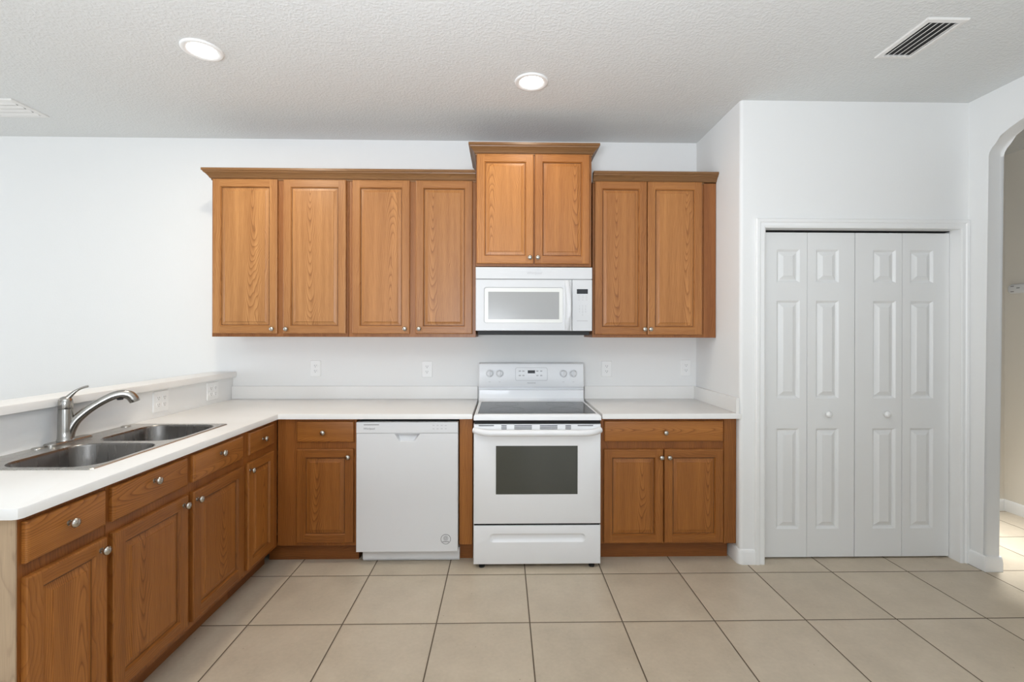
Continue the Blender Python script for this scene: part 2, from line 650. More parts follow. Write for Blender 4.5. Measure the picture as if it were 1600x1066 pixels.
# right wall with the arched opening into the hall
bm = BM()
A0, A1, SPR, RISE = -0.763, -1.963, 2.475, 0.19
out = [(HY + 0.02, 0), (HY + 0.02, H), (YB, H), (YB, 0), (A1, 0), (A1, SPR)]
ac, ar = (A0 + A1) / 2, (A0 - A1) / 2
for i in range(1, 24):
    t = -math.pi / 2 + math.pi * i / 24
    out.append((ac + ar * math.sin(t), SPR + RISE * math.cos(t)))
out += [(A0, SPR), (A0, 0)]
rows = loft(bm, [[(RX, y, z) for y, z in out], [(RX + 0.092, y, z) for y, z in out]])
bm.edges.ensure_lookup_table()
es = []
for r in rows:
    for i in range(4, len(r) - 1):
        e = bm.edges.get((r[i], r[i + 1]))
        if e:
            es.append(e)
bmesh.ops.bevel(bm, geom=es, offset=0.014, segments=4, affect='EDGES', profile=0.5)
struct('wall_right', bm, WALL, smooth=35)

bm = BM()
box(bm, HX, HX + 0.1, YB, HY, 0, H)
struct('wall_hall_side', bm, HALLWALL)
bm = BM()
box(bm, RX + 0.092, HX + 0.1, HY, HY + 0.1, 0, H)
struct('wall_hall_end', bm, HALLWALL)

# rear and left walls of the room behind the camera, with glazed openings assumed for the daylight
def wall_with_holes(name, along, fixed, thick, a0, a1, holes):
    bm = BM()
    def put(u0, u1, z0, z1):
        if u1 - u0 < 1e-4 or z1 - z0 < 1e-4:
            return
        if along == 'x':
            box(bm, u0, u1, fixed - thick, fixed, z0, z1)
        else:
            box(bm, fixed - thick, fixed, u0, u1, z0, z1)
    cur = a0
    for u0, u1, z0, z1 in holes:
        put(cur, u0, 0, H)
        put(u0, u1, 0, z0)
        put(u0, u1, z1, H)
        cur = u1
    put(cur, a1, 0, H)
    return struct(name, bm, WALL)


wall_with_holes('wall_rear', 'x', YB, 0.1, XL, HX + 0.1, [(-4.2, -1.0, 0.06, 2.42), (0.3, 2.5, 0.06, 2.42)])
wall_with_holes('wall_left', 'y', XL, 0.1, YB - 0.1, 0.1, [(-4.1, -1.1, 0.06, 2.42)])


def window(n, along, fixed, a0, a1, z0, z1, mull):  # frame of an assumed window, out of view
    bm = BM()
    t = 0.05
    def bar(u0, u1, w0, w1):
        if along == 'x':
            box(bm, u0, u1, fixed - 0.075, fixed - 0.03, w0, w1)
        else:
            box(bm, fixed - 0.075, fixed - 0.03, u0, u1, w0, w1)
    bar(a0, a0 + t, z0, z1)
    bar(a1 - t, a1, z0, z1)
    bar(a0 + t, a1 - t, z0, z0 + t)
    bar(a0 + t, a1 - t, z1 - t, z1)
    for k in range(1, mull):
        c = a0 + (a1 - a0) * k / mull
        bar(c - t / 2, c + t / 2, z0 + t, z1 - t)
    struct('window_%d' % n, bm, TRIM)


window(1, 'x', YB, -4.2, -1.0, 0.06, 2.42, 2)
window(2, 'x', YB, 0.3, 2.5, 0.06, 2.42, 2)
window(3, 'y', XL, -4.1, -1.1, 0.06, 2.42, 2)

# half wall behind the sink
PX = -2.048
bm = BM()
box(bm, PX - 0.115, PX, -2.45, 0, 0, 1.085)
struct('wall_peninsula', bm, WALL)

# baseboards
BBP = [(0, 0), (0.015, 0), (0.015, 0.055), (0.012, 0.068), (0.012, 0.074), (0.007, 0.086), (0, 0.09)]


def baseboard(name, path):
    bm = BM()
    sweep(bm, path, BBP, lambda u, v, h: (u, v, h))
    return struct(name, bm, TRIM, smooth=30)


cr = 0.02
corner = [(AX + cr + cr * math.cos(math.pi + math.pi / 2 * i / 5), PY + cr + cr * math.sin(math.pi + math.pi / 2 * i / 5)) for i in range(6)]
baseboard('baseboard_pantry', [(AX, -0.50)] + corner + [(DX0 - 0.058, PY)])
baseboard('baseboard_right', [(RX, PY - 0.001), (RX, A0), (RX + 0.092, A0)])
baseboard('baseboard_right_front', [(RX + 0.092, A1), (RX, A1), (RX, YB)])
baseboard('baseboard_hall', [(RX + 0.12, HY), (HX, HY), (HX, YB)])
baseboard('baseboard_left', [(XL, -0.001), (PX - 0.13, -0.001)])

# pantry door casing and jambs
bm = BM()
CAS = [(0, 0), (0, 0.012), (-0.010, 0.016), (-0.030, 0.013), (-0.036, 0.018), (-0.052, 0.018), (-0.058, 0.012), (-0.058, 0)]
sweep(bm, [(DX0, 0.0), (DX0, DZ), (DX1, DZ), (DX1, 0.0)], CAS, lambda u, v, h: (u, PY - h, v))
box(bm, DX0 - 0.02, DX0, PY, PY + 0.1, 0, DZ)
box(bm, DX1, DX1 + 0.02, PY, PY + 0.1, 0, DZ)
box(bm, DX0 - 0.02, DX1 + 0.02, PY, PY + 0.1, DZ, DZ + 0.02)
struct('trim_1', bm, TRIM, smooth=30)

# dark closet behind the doors
bm = BM()
box(bm, AX + 0.1, RX, -0.06, -0.02, 0, H)
struct('wall_closet', bm, DARKGAP)

# bifold pantry doors: four six-sided leaves, knobs on the inner two
door = bpy.data.objects.new('door_1', None)
COL.objects.link(door)
door.location = (0, 0, 0)
door['kind'] = 'structure'
YD = PY + 0.06
leaf_x = [1.558, 1.862, 2.167, 2.470, 2.773]
LZ0, LZ1 = 0.010, 2.052


def leaf(x0, x1, px0, px1, knob):
    bm = BM()
    bands = [(0.186, 0.820), (1.007, 1.624), (1.737, 1.946)]
    xs = [x0, px0, px1, x1]
    zs = [LZ0] + [z for b in bands for z in b] + [LZ1]
    g = {}
    for i, x in enumerate(xs):
        for j, z in enumerate(zs):
            g[i, j] = bm.verts.new((x, YD, z))
    for i in range(3):
        for j in range(len(zs) - 1):
            if i == 1 and j % 2 == 1:
                a, b, c, d = xs[1], xs[2], zs[j], zs[j + 1]
                rings = [(0, 0), (0.003, 0.0015), (0.013, 0.0125), (0.017, 0.0130), (0.040, 0.0035), (0.043, 0.0010)]
                loops = [[(a + s, YD + t, c + s), (b - s, YD + t, c + s), (b - s, YD + t, d - s), (a + s, YD + t, d - s)] for s, t in rings]
                loft(bm, loops, cap0=False)
            else:
                bm.faces.new((g[i, j], g[i + 1, j], g[i + 1, j + 1], g[i, j + 1]))
    # edges and back
    x0b, x1b = x0, x1
    yb = YD + 0.034
    e = 0.003
    box(bm, x0b, x1b, YD + 0.016, yb, LZ0, LZ1)
    for q in (((x0, YD, LZ0), (x0, YD, LZ1), (x0, YD + 0.016, LZ1), (x0, YD + 0.016, LZ0)),
              ((x1, YD, LZ0), (x1, YD, LZ1), (x1, YD + 0.016, LZ1), (x1, YD + 0.016, LZ0)),
              ((x0, YD, LZ0), (x1, YD, LZ0), (x1, YD + 0.016, LZ0), (x0, YD + 0.016, LZ0)),
              ((x0, YD, LZ1), (x1, YD, LZ1), (x1, YD + 0.016, LZ1), (x0, YD + 0.016, LZ1))):
        bm.faces.new([bm.verts.new(p) for p in q])
    o = mesh('door_leaf', bm, DOORW, door, smooth=25)
    if knob:
        bk = BM()
        lathe(bk, [(0.008, 0), (0.0085, 0.010), (0.012, 0.014), (0.019, 0.019), (0.0195, 0.026), (0.015, 0.033), (0.006, 0.036)], (knob, YD, 0.911), '-y')
        mesh('door_knob', bk, TRIM, o, smooth=60)
    return o


g = 0.0012
leaf(leaf_x[0], leaf_x[1] - g, 1.668, 1.815, None)
leaf(leaf_x[1] + g, leaf_x[2] - g - 0.001, 1.919, 2.065, 1.988)
leaf(leaf_x[2] + g + 0.001, leaf_x[3] - g, 2.283, 2.430, 2.360)
leaf(leaf_x[3] + g, leaf_x[4], 2.522, 2.671, None)
bm = BM()
box(bm, DX0, DX1, YD + 0.002, YD + 0.036, DZ - 0.004, DZ)
mesh('door_track', bm, DARKGAP, door)

# ------------------------------------------------------------------ cabinets
KNOB_PROF = [(0.0055, 0), (0.006, 0.004), (0.0048, 0.009), (0.0065, 0.014), (0.0145, 0.0175), (0.0155, 0.021), (0.0125, 0.0265), (0.005, 0.0295)]


def knob(parent, x, z):
    bm = BM()
    lathe(bm, [(0.009, 0.0), (0.0085, 0.002)] + KNOB_PROF, (x, 0, z), '-y', n=20)
    return mesh('knob', bm, KNOBM, parent, smooth=50)


def door_front(parent, x0, x1, z0, z1, y, kn, mats=None):
    """raised panel door; local origin at its centre, front face at y = 0"""
    w, h = x1 - x0, z1 - z0
    bm = BM()
    a, b = w / 2, h / 2
    s = 0.050 if w > 0.3 else 0.046
    def rect(i, yy):
        return [(-a + i, yy, -b + i), (a - i, yy, -b + i), (a - i, yy, b - i), (-a + i, yy, b - i)]
    loft(bm, [rect(0, 0.019), rect(0, 0.005), rect(0.002, 0.0015), rect(0.006, 0)], cap1=False, mi=0)
    c = 0.006
    for q, mi in (((-a + c, -a + s, -b + c, b - c), 0), ((a - s, a - c, -b + c, b - c), 0)):
        u0, u1, v0, v1 = q
        bm.faces.new([bm.verts.new(p) for p in ((u0, 0, v0), (u1, 0, v0), (u1, 0, v1), (u0, 0, v1))]).material_index = mi
    for v0, v1 in ((-b + c, -b + s), (b - s, b - c)):
        bm.faces.new([bm.verts.new(p) for p in ((-a + s, 0, v0), (a - s, 0, v0), (a - s, 0, v1), (-a + s, 0, v1))]).material_index = 1
    # sticking, in the grain of its own member
    r0, r1 = rect(s, 0), rect(s + 0.006, 0.0105)
    for i in range(4):
        j = (i + 1) % 4
        bm.faces.new([bm.verts.new(p) for p in (r0[i], r0[j], r1[j], r1[i])]).material_index = 1 if i in (0, 2) else 0
    loft(bm, [rect(s + 0.006, 0.0105), rect(s + 0.0095, 0.0105)], cap0=False, cap1=False, mi=3)
    loft(bm, [rect(s + 0.0095, 0.0105), rect(s + 0.031, 0.0030), rect(s + 0.032, 0.0008)], cap0=False, mi=2)
    o = mesh('door', bm, (mats or [OAKV, OAKH, OAKP]) + [GROOVE], parent, loc=((x0 + x1) / 2, y, (z0 + z1) / 2), smooth=20)
    if kn:
        knob(o, kn[0] - (x0 + x1) / 2, kn[1] - (z0 + z1) / 2)
    return o


def drawer_front(parent, x0, x1, z0, z1, y, kn, mats=None, name='drawer'):
    w, h = x1 - x0, z1 - z0
    bm = BM()
    a, b = w / 2, h / 2
    def rect(i, yy):
        return [(-a + i, yy, -b + i), (a - i, yy, -b + i), (a - i, yy, b - i), (-a + i, yy, b - i)]
    loft(bm, [rect(0, 0.019), rect(0, 0.008), rect(0.002, 0.004), rect(0.006, 0.001), rect(0.010, 0)])
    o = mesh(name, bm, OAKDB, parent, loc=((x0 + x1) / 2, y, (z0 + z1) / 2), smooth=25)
    if kn:
        knob(o, kn[0] - (x0 + x1) / 2, kn[1] - (z0 + z1) / 2)
    return o


CROWN = [(0, 0), (0.004, 0), (0.006, 0.004), (0.006, 0.010), (0.012, 0.013), (0.018, 0.024), (0.030, 0.038),
         (0.040, 0.046), (0.042, 0.052), (0.048, 0.055), (0.048, 0.070), (0, 0.070)]


def crown_bm(path, z, segmi):
    bm = BM()
    sweep(bm, path, CROWN, lambda u, v, h: (u, v, z + h), segmi=segmi)
    return bm


# --- wall cabinets (local origin: left back bottom corner at the wall)
UB, UT = 1.386, 2.452
UD = 0.325


def wall_cabinet(label, x0, x1, yf, z0, z1, doors, kz):
    t = thing('wall_cabinet', label, 'cabinet', (x0, -0.001, z0), group='oak wall cabinets over the counter')
    bm = BM()
    w = x1 - x0
    box(bm, 0, w, -yf, 0, 0, z1 - z0, bev=0.0015, seg=1)
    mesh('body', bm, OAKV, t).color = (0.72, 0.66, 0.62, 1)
    for d0, d1, a0, a1, kx, tone in doors:
        door_front(t, d0 - x0, d1 - x0, a0 - z0, a1 - z0, -yf - 0.0195, (kx - x0, kz - z0)).color = (*tone, 1)
    return t


wall_cabinet('tall two-door oak wall cabinet at the left end of the upper row, beside bare wall', -2.003, -1.092, UD, UB, UT,
             [(-1.990, -1.562, 1.408, 2.441, -1.590, (1.0, 1.10, 1.20)), (-1.524, -1.106, 1.408, 2.441, -1.497, (0.97, 1.06, 1.18))], 1.439)
wall_cabinet('tall two-door oak wall cabinet touching the left side of the microwave', -1.090, -0.236, UD, UB, UT,
             [(-1.064, -0.680, 1.408, 2.441, -0.708, (0.83, 0.83, 0.84)), (-0.640, -0.258, 1.408, 2.441, -0.613, (0.94, 0.98, 1.02))], 1.442)
wcr = wall_cabinet('two-door oak wall cabinet right of the microwave with a wide filler strip', 0.557, 1.404, UD, UB, UT,
                   [(0.570, 0.924, 1.406, 2.446, 0.907, (0.90, 0.87, 0.82)), (0.931, 1.303, 1.406, 2.446, 0.948, (0.98, 0.98, 0.96))], 1.443)
wcm = wall_cabinet('short raised two-door oak wall cabinet above the microwave', -0.231, 0.535, 0.40, 1.857, 2.604,
                   [(-0.225, 0.149, 1.873, 2.596, 0.125, (1.0, 0.96, 0.84)), (0.157, 0.521, 1.873, 2.598, 0.177, (1.0, 0.95, 0.82))], 1.912)
# filler strip of the right cabinet, standing a little proud at the wall
bm = BM()
box(bm, 1.318 - 0.557, 1.403 - 0.557, -UD - 0.006, -UD, 0.0, UT - UB, bev=0.0015, seg=1)
mesh('filler_strip', bm, OAKV, wcr).color = (0.66, 0.57, 0.54, 1)

cw = mesh('crown_molding', crown_bm([(-2.003, -0.002), (-2.003, -UD), (-0.236, -UD)], 2.436, [1, 0]), [OAKF, OAKY], smooth=20)
tag(cw, 'oak crown molding, shaded in its colour, running along the tops of the left pair of tall wall cabinets', 'molding')
mesh('crown_molding', crown_bm([(0.557 - 0.557, -UD), (1.404 - 0.557, -UD)], 2.436 - UB, [0]), [OAKF, OAKY], wcr, smooth=20)
mesh('crown_molding', crown_bm([(0, -0.002), (0, -0.40), (0.766, -0.40), (0.766, -0.002)], 2.592 - 1.857, [1, 0, 1]), [OAKF, OAKY], wcm, smooth=20)

# --- base cabinets
BT, BB = 0.890, 0.108


def base_cabinet(name, label, loc, rotz, w, depth, fronts, toe=0.075, toe_x=0.0, hollow=False, toe_end=0.0):
    """local: x along the run, front face at y = -depth, z up from the floor"""
    t = thing(name, label, 'cabinet', loc, rotz, group='oak base cabinets under the counters')
    bm = BM()
    if hollow:
        box(bm, 0, w, -depth, -depth + 0.019, BB, BT, bev=0.0015, seg=1)
        box(bm, 0, 0.018, -depth + 0.019, 0, BB, 0.70)
        box(bm, w - 0.018, w, -depth + 0.019, 0, BB, 0.70)
        box(bm, 0.018, w - 0.018, -depth + 0.019, 0, BB, BB + 0.018)
    else:
        box(bm, 0, w, -depth, 0, BB, BT, bev=0.0015, seg=1)
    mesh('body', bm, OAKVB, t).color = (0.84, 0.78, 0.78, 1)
    bm = BM()
    box(bm, toe_x, w - toe_end, -depth + toe, -0.01, 0, BB)
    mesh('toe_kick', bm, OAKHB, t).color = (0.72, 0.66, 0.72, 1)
    for kind, x0, x1, z0, z1, kn in fronts:
        f = door_front if kind == 'd' else drawer_front
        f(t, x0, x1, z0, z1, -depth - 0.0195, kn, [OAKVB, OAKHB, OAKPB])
    return t


# peninsula: local x = world y, front faces +x
PF = -1.432                         # face-frame plane
PBK = PX + 0.004                    # cabinet backs
pd = PF - PBK
HP = math.pi / 2


def pen(label, y0, y1, fr, hollow=False):
    fronts = [(k, a - y0, b - y0, c, d, (kn[0] - y0, kn[1])) for k, a, b, c, d, kn in fr]
    return base_cabinet('base_cabinet', label, (PBK, y0, 0), HP, y1 - y0, pd, fronts, hollow=hollow)


e1 = pen('oak base cabinet at the near end of the peninsula, one drawer over one door', -2.146, -1.852,
         [('w', -2.134, -1.866, 0.752, 0.873, (-2.006, 0.818)), ('d', -2.134, -1.862, 0.138, 0.712, (-1.889, 0.676))])
pen('wide oak sink base cabinet under the steel sink, two drawer fronts over two doors', -1.850, -0.994,
    [('w', -1.836, -1.450, 0.752, 0.873, (-1.646, 0.836)), ('w', -1.408, -1.016, 0.752, 0.873, (-1.213, 0.832)),
     ('d', -1.836, -1.446, 0.138, 0.712, (-1.477, 0.676)), ('d', -1.412, -1.012, 0.138, 0.712, (-1.389, 0.672))], hollow=True)
pen('narrow oak base cabinet on the peninsula beside the inner corner, small drawer over narrow door', -0.992, -0.612,
    [('w', -0.955, -0.682, 0.752, 0.873, (-0.816, 0.811)), ('d', -0.968, -0.688, 0.138, 0.712, (-0.950, 0.672))])
bm = BM()
box(bm, -0.004, 0.0, -pd, 0.0, 0.0, BT)
ep = mesh('end_panel', bm, OAKL, e1)
ep['label'] = 'pale unstained oak end panel'

FD = 0.610
# back run
def back(label, x0, x1, fr, toe=0.05, toe_x=0.0, toe_end=0.0):
    fronts = [(k, a - x0, b - x0, c, d, (kn[0] - x0, kn[1])) for k, a, b, c, d, kn in fr]
    return base_cabinet('base_cabinet', label, (x0, -0.002, 0), 0, x1 - x0, FD - 0.002, fronts, toe, toe_x, False, toe_end)


back('oak base cabinet in the inner corner left of the dishwasher, one drawer over one door', PF + 0.002, -0.948,
     [('w', -1.308, -0.962, 0.746, 0.873, (-1.143, 0.807)), ('d', -1.308, -0.963, 0.130, 0.704, (-0.992, 0.658))], toe_x=-0.074)
bcr = back('wide oak base cabinet right of the range, long drawer over two doors', 0.556, 1.404,
     [('w', 0.577, 1.317, 0.746, 0.873, (0.953, 0.803)), ('d', 0.574, 0.942, 0.118, 0.698, (0.927, 0.650)),
      ('d', 0.950, 1.318, 0.118, 0.698, (0.976, 0.650))], toe=0.055, toe_end=0.028)
bm = BM()
box(bm, 1.326 - 0.556, 1.4035 - 0.556, -FD + 0.002 - 0.006, -FD + 0.002, BB, BT, bev=0.0015, seg=1)
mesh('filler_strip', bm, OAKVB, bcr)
t = thing('filler_panel', 'narrow upright oak filler panel between dishwasher and range', 'panel', (-0.318, -0.002, 0))
bm = BM()
box(bm, 0, 0.080, -FD + 0.002, 0, BB, BT, bev=0.0015, seg=1)
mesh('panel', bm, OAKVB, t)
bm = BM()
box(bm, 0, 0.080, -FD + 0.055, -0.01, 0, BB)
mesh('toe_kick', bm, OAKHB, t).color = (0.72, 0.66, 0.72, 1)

# ------------------------------------------------------------------ worktops
CT, CB = 0.9235, 0.8915
CE = -1.405                         # peninsula front edge
YC = -0.655                         # back run front edge


def slab(bm, outline, hole=None, mi=0):
    """outline counter-clockwise seen from above; eased top edge"""
    r = 0.006
    lo = [bm.verts.new((x, y, CB)) for x, y in outline]
    l0 = [bm.verts.new((x, y, CB + 0.003)) for x, y in offs(outline, 0.0, True)]
    l1 = [bm.verts.new((x, y, CT - r)) for x, y in outline]
    l2 = [bm.verts.new((x, y, CT - r * 0.3)) for x, y in offs(outline, -r * 0.3, True)]
    l3 = [bm.verts.new((x, y, CT)) for x, y in offs(outline, -r, True)]
    n = len(outline)
    for a, b in ((lo, l0), (l0, l1), (l1, l2), (l2, l3)):
        for i in range(n):
            j = (i + 1) % n
            bm.faces.new((a[i], a[j], b[j], b[i]))
    if hole:
        h1 = [bm.verts.new((x, y, CT)) for x, y in hole]
        h0 = [bm.verts.new((x, y, CB)) for x, y in hole]
        for i in range(len(hole)):
            j = (i + 1) % len(hole)
            bm.faces.new((h0[i], h0[j], h1[j], h1[i]))
        fill(bm, [l3, h1])
        fill(bm, [lo, h0])
    else:
        bm.faces.new(l3)
        bm.faces.new(lo)


t = thing('worktop', 'white L-shaped worktop with the steel sink, covering the peninsula and dishwasher', 'worktop', (PX, 0, 0))
bm = BM()
X0 = 0.001
o = [(X0, -0.001), (X0, -2.17), (CE - PX - 0.018, -2.17), (CE - PX - 0.005, -2.165), (CE - PX, -2.152), (CE - PX, YC), (-0.237 - PX, YC), (-0.237 - PX, -0.001)]
hole = rrect(-2.022 - PX, -1.537 - PX, -1.785, -0.980, 0.03, 4)
slab(bm, o, hole)
mesh('top', bm, QUARTZ, t, smooth=30)
bm = BM()
box(bm, X0, -0.237 - PX, -0.021, -0.001, CT, 1.018, bev=0.002)
mesh('backsplash', bm, QUARTZ, t)

t = thing('worktop', 'short white worktop between the range and the pantry wall', 'worktop', (0.558, 0, 0))
bm = BM()
slab(bm, [(0, -0.001), (0, YC - 0.001), (1.418 - 0.558, YC - 0.001), (1.418 - 0.558, PY - 0.0004), (AX - 0.559, PY - 0.0004 + 0.03), (AX - 0.559, -0.001)])
mesh('top', bm, QUARTZ, t, smooth=30)
bm = BM()
box(bm, 0, AX - 0.579, -0.021, -0.001, CT, 1.018, bev=0.002)
mesh('backsplash', bm, QUARTZ, t)
bm = BM()
box(bm, AX - 0.579, AX - 0.559, YC + 0.004, -0.001, CT, 1.018, bev=0.002)
mesh('side_splash', bm, QUARTZ, t)

# bar ledge on the half wall
bm = BM()
LX0, LX1 = -2.195, -2.022
pr = [(LX0, 1.0855), (LX1 - 0.003, 1.0855), (LX1, 1.0885), (LX1, 1.118), (LX1 - 0.002, 1.123), (LX1 - 0.007, 1.125), (LX0 + 0.005, 1.125), (LX0, 1.12)]
loft(bm, [[(x, -2.5, z) for x, z in pr], [(x, -0.001, z) for x, z in pr]])
tag(mesh('bar_ledge', bm, QUARTZ, smooth=30), 'long white bar ledge capping the half wall behind the sink', 'ledge')

# ------------------------------------------------------------------ sink
SX, SY = -1.78, -1.383
t = thing('kitchen_sink', 'double-bowl stainless steel sink set into the peninsula worktop', 'sink', (SX, SY, CT))
bm = BM()
ox0, ox1, oy0, oy1 = -2.033 - SX, -1.522 - SX, -1.802 - SY, -0.962 - SY
l0 = [bm.verts.new((x, y, 0.0004)) for x, y in rrect(ox0, ox1, oy0, oy1, 0.018)]
l1 = [bm.verts.new((x, y, 0.0034)) for x, y in rrect(ox0 + 0.004, ox1 - 0.004, oy0 + 0.004, oy1 - 0.004, 0.016)]
for i in range(len(l0)):
    j = (i + 1) % len(l0)
    bm.faces.new((l0[i], l0[j], l1[j], l1[i]))
bowls = [(-1.905 - SX, -1.545 - SX, -1.775 - SY, -1.404 - SY), (-1.905 - SX, -1.545 - SX, -1.364 - SY, -0.992 - SY)]
rims = []
for b in bowls:
    rims.append([bm.verts.new((x, y, 0.0034)) for x, y in rrect(*b, 0.085, 10)])
fill(bm, [l1] + rims)
mesh('rim', bm, STEEL, t)
for b in bowls:
    bm = BM()
    x0, x1, y0, y1 = b
    rings = [(0, 0.0034, 0.085), (0.003, 0.001, 0.083), (0.006, -0.006, 0.08), (0.016, -0.165, 0.075), (0.024, -0.180, 0.07), (0.045, -0.190, 0.055), (0.12, -0.194, 0.03)]
    loft(bm, [[(x, y, z) for x, y in rrect(x0 + i, x1 - i, y0 + i, y1 - i, r, 10)] for i, z, r in rings], cap0=False)
    bo = mesh('bowl', bm, BOWL, t, smooth=50)
    bm = BM()
    lathe(bm, [(0.045, 0), (0.045, 0.003), (0.036, 0.004), (0.030, 0.001), (0.01, 0.0015)], ((x0 + x1) / 2, (y0 + y1) / 2, -0.1938), n=24)
    mesh('drain', bm, STEEL, bo, smooth=40)
for (hx, hy) in ((-2.002, -1.503), (-2.004, -1.040)):
    bm = BM()
    lathe(bm, [(0.021, 0.0034), (0.021, 0.006), (0.018, 0.0085), (0.008, 0.0095)], (hx - SX, hy - SY, 0), n=24)
    mesh('hole_cover', bm, STEEL, t, smooth=40)

# ------------------------------------------------------------------ faucet
fx, fy = -1.992, -1.388
t = thing('faucet', 'brushed nickel pull-out faucet with lever on top, standing behind the sink', 'faucet', (fx, fy, CT + 0.0035))
bm = BM()
lp = rrect(-0.026, 0.026, -0.090, 0.122, 0.024, 8)
loft(bm, [[(x, y, 0) for x, y in lp], [(x, y, 0.006) for x, y in lp], [(x * 0.90, y * 0.97, 0.010) for x, y in lp]])
mesh('deck_plate', bm, NICKEL, t, smooth=30)
bm = BM()
lathe(bm, [(0.031, 0.009), (0.031, 0.014), (0.0285, 0.018), (0.0275, 0.05), (0.0265, 0.125), (0.0255, 0.149)], n=28)
mesh('body', bm, NICKEL, t, smooth=40)
th = math.radians(36)
du = Vector((math.cos(th), math.sin(th), 0))


def fp(s, z):
    return Vector((du.x * s * 0.95, du.y * s * 0.95, z))


# spout leaves the body low, sweeps out and up, then the spray head bends down
bm = BM()
sp_ = spline([fp(0.006, 0.012), fp(0.013, 0.048), fp(0.034, 0.092), fp(0.070, 0.130), fp(0.104, 0.156)], 6)
tube(bm, sp_, [0.0240 - 0.0065 * i / (len(sp_) - 1) for i in range(len(sp_))], 16)
mesh('spout', bm, NICKEL, t, smooth=50)
bm = BM()
sh = spline([fp(0.1035, 0.1557), fp(0.135, 0.176), fp(0.170, 0.193), fp(0.203, 0.199), fp(0.231, 0.192), fp(0.247, 0.173), fp(0.252, 0.160)], 6)
rr = [0.0174, 0.0178, 0.0185, 0.020, 0.0215, 0.022, 0.0205]
radii = []
for i in range(len(sh)):
    f = i / 6
    k = min(int(f), 5)
    radii.append(rr[k] + (rr[k + 1] - rr[k]) * (f - k))
tube(bm, sh, radii, 16)
hd = mesh('spray_head', bm, NICKEL, t, smooth=50)
bm = BM()
tube(bm, [fp(0.183, 0.1775), fp(0.196, 0.1808), fp(0.209, 0.178)], [0.006, 0.009, 0.005], 10)
mesh('spray_button', bm, BLACK, hd, smooth=50)
bm = BM()
lathe(bm, [(0.0252, 0.1505), (0.026, 0.153), (0.026, 0.178), (0.024, 0.190), (0.018, 0.199), (0.008, 0.204)], n=28)
hv = mesh('handle_cap', bm, NICKEL, t, smooth=45)
bm = BM()
lv = spline([fp(0.002, 0.188), fp(0.016, 0.206), fp(0.036, 0.226), fp(0.060, 0.239), fp(0.080, 0.244)], 5)
tube(bm, lv, [0.0155 - 0.0065 * min(1, i / 12) for i in range(len(lv))], 12, squash=[0.9 - 0.35 * min(1, i / 12) for i in range(len(lv))])
mesh('lever', bm, NICKEL, hv, smooth=50)

# ------------------------------------------------------------------ dishwasher
DWX0, DWX1 = -0.941, -0.324
DWY = -0.645
t = thing('dishwasher', 'white built-in dishwasher between oak cabinets, with a round seal on its door', 'dishwasher', (DWX0, 0, 0))
W = DWX1 - DWX0
bm = BM()
box(bm, 0.006, W - 0.004, -0.59, -0.03, 0.09, 0.872)
mesh('tub', bm, DARKGAP, t)
bm = BM()
fz0, fz1 = 0.081, 0.8035
dpt = 0.045
l0 = [bm.verts.new(p) for p in ((0, DWY + dpt, fz0), (W, DWY + dpt, fz0), (W, DWY + dpt, fz1), (0, DWY + dpt, fz1))]
l1 = [bm.verts.new(p) for p in ((0, DWY + 0.004, fz0), (W, DWY + 0.004, fz0), (W, DWY + 0.004, fz1), (0, DWY + 0.004, fz1))]
l2 = [bm.verts.new(p) for p in ((0.004, DWY, fz0 + 0.003), (W - 0.004, DWY, fz0 + 0.003), (W - 0.004, DWY, fz1 - 0.001), (0.004, DWY, fz1 - 0.001))]
for a, b in ((l0, l1), (l1, l2)):
    for i in range(4):
        j = (i + 1) % 4
        bm.faces.new((a[i], a[j], b[j], b[i]))
bm.faces.new(l0)
hc = W / 2
pk = [(hc - 0.078, 0.800), (hc - 0.070, 0.790), (hc - 0.050, 0.757), (hc - 0.042, 0.752), (hc + 0.042, 0.752), (hc + 0.050, 0.757), (hc + 0.070, 0.790), (hc + 0.078, 0.800)]
h1 = [bm.verts.new((x, DWY, z)) for x, z in pk]
fill(bm, [l2, h1])
h2 = [bm.verts.new((hc + (x - hc) * 0.9, DWY + (0.034 if z > 0.78 else 0.012), min(z + 0.006, 0.7995))) for x, z in pk]
for i in range(len(pk)):
    j = (i + 1) % len(pk)
    bm.faces.new((h1[i], h1[j], h2[j], h2[i]))
fill(bm, [h2])
dd = mesh('door_panel', bm, ENAMEL, t, smooth=20)
bm = BM()
box(bm, 0, W, DWY, DWY + 0.045, 0.8045, 0.871, bev=0.003)
cp = mesh('control_strip', bm, PLASTIC, t)
# grip relief in the strip
for s in (-1, 1):
    bm = BM()
    q = [(hc + s * 0.155, 0.851), (hc + s * 0.092, 0.851), (hc + s * 0.070, 0.808), (hc + s * 0.082, 0.808), (hc + s * 0.105, 0.838), (hc + s * 0.140, 0.842)]
    loft(bm, [[(x, DWY + 0.001, z) for x, z in q], [(x, DWY - 0.0012, z) for x, z in q]])
    mesh('grip_relief', bm, ENAMEL, cp)
bm = BM()
box(bm, 0.046, 0.138, DWY - 0.0006, DWY + 0.001, 0.8545, 0.8575)
mesh('vent_slot', bm, BLACK, cp)
text('logo', 'Whirlpool', 0.0165, INK, cp, (0.078, DWY - 0.0004, 0.832), shear=0.15)
for i in range(4):
    for z in (0.850, 0.830):
        bm = BM()
        box(bm, W - 0.155 + i * 0.025, W - 0.143 + i * 0.025, DWY - 0.0005, DWY + 0.001, z, z + 0.003)
        mesh('key_mark', bm, INKL, cp)
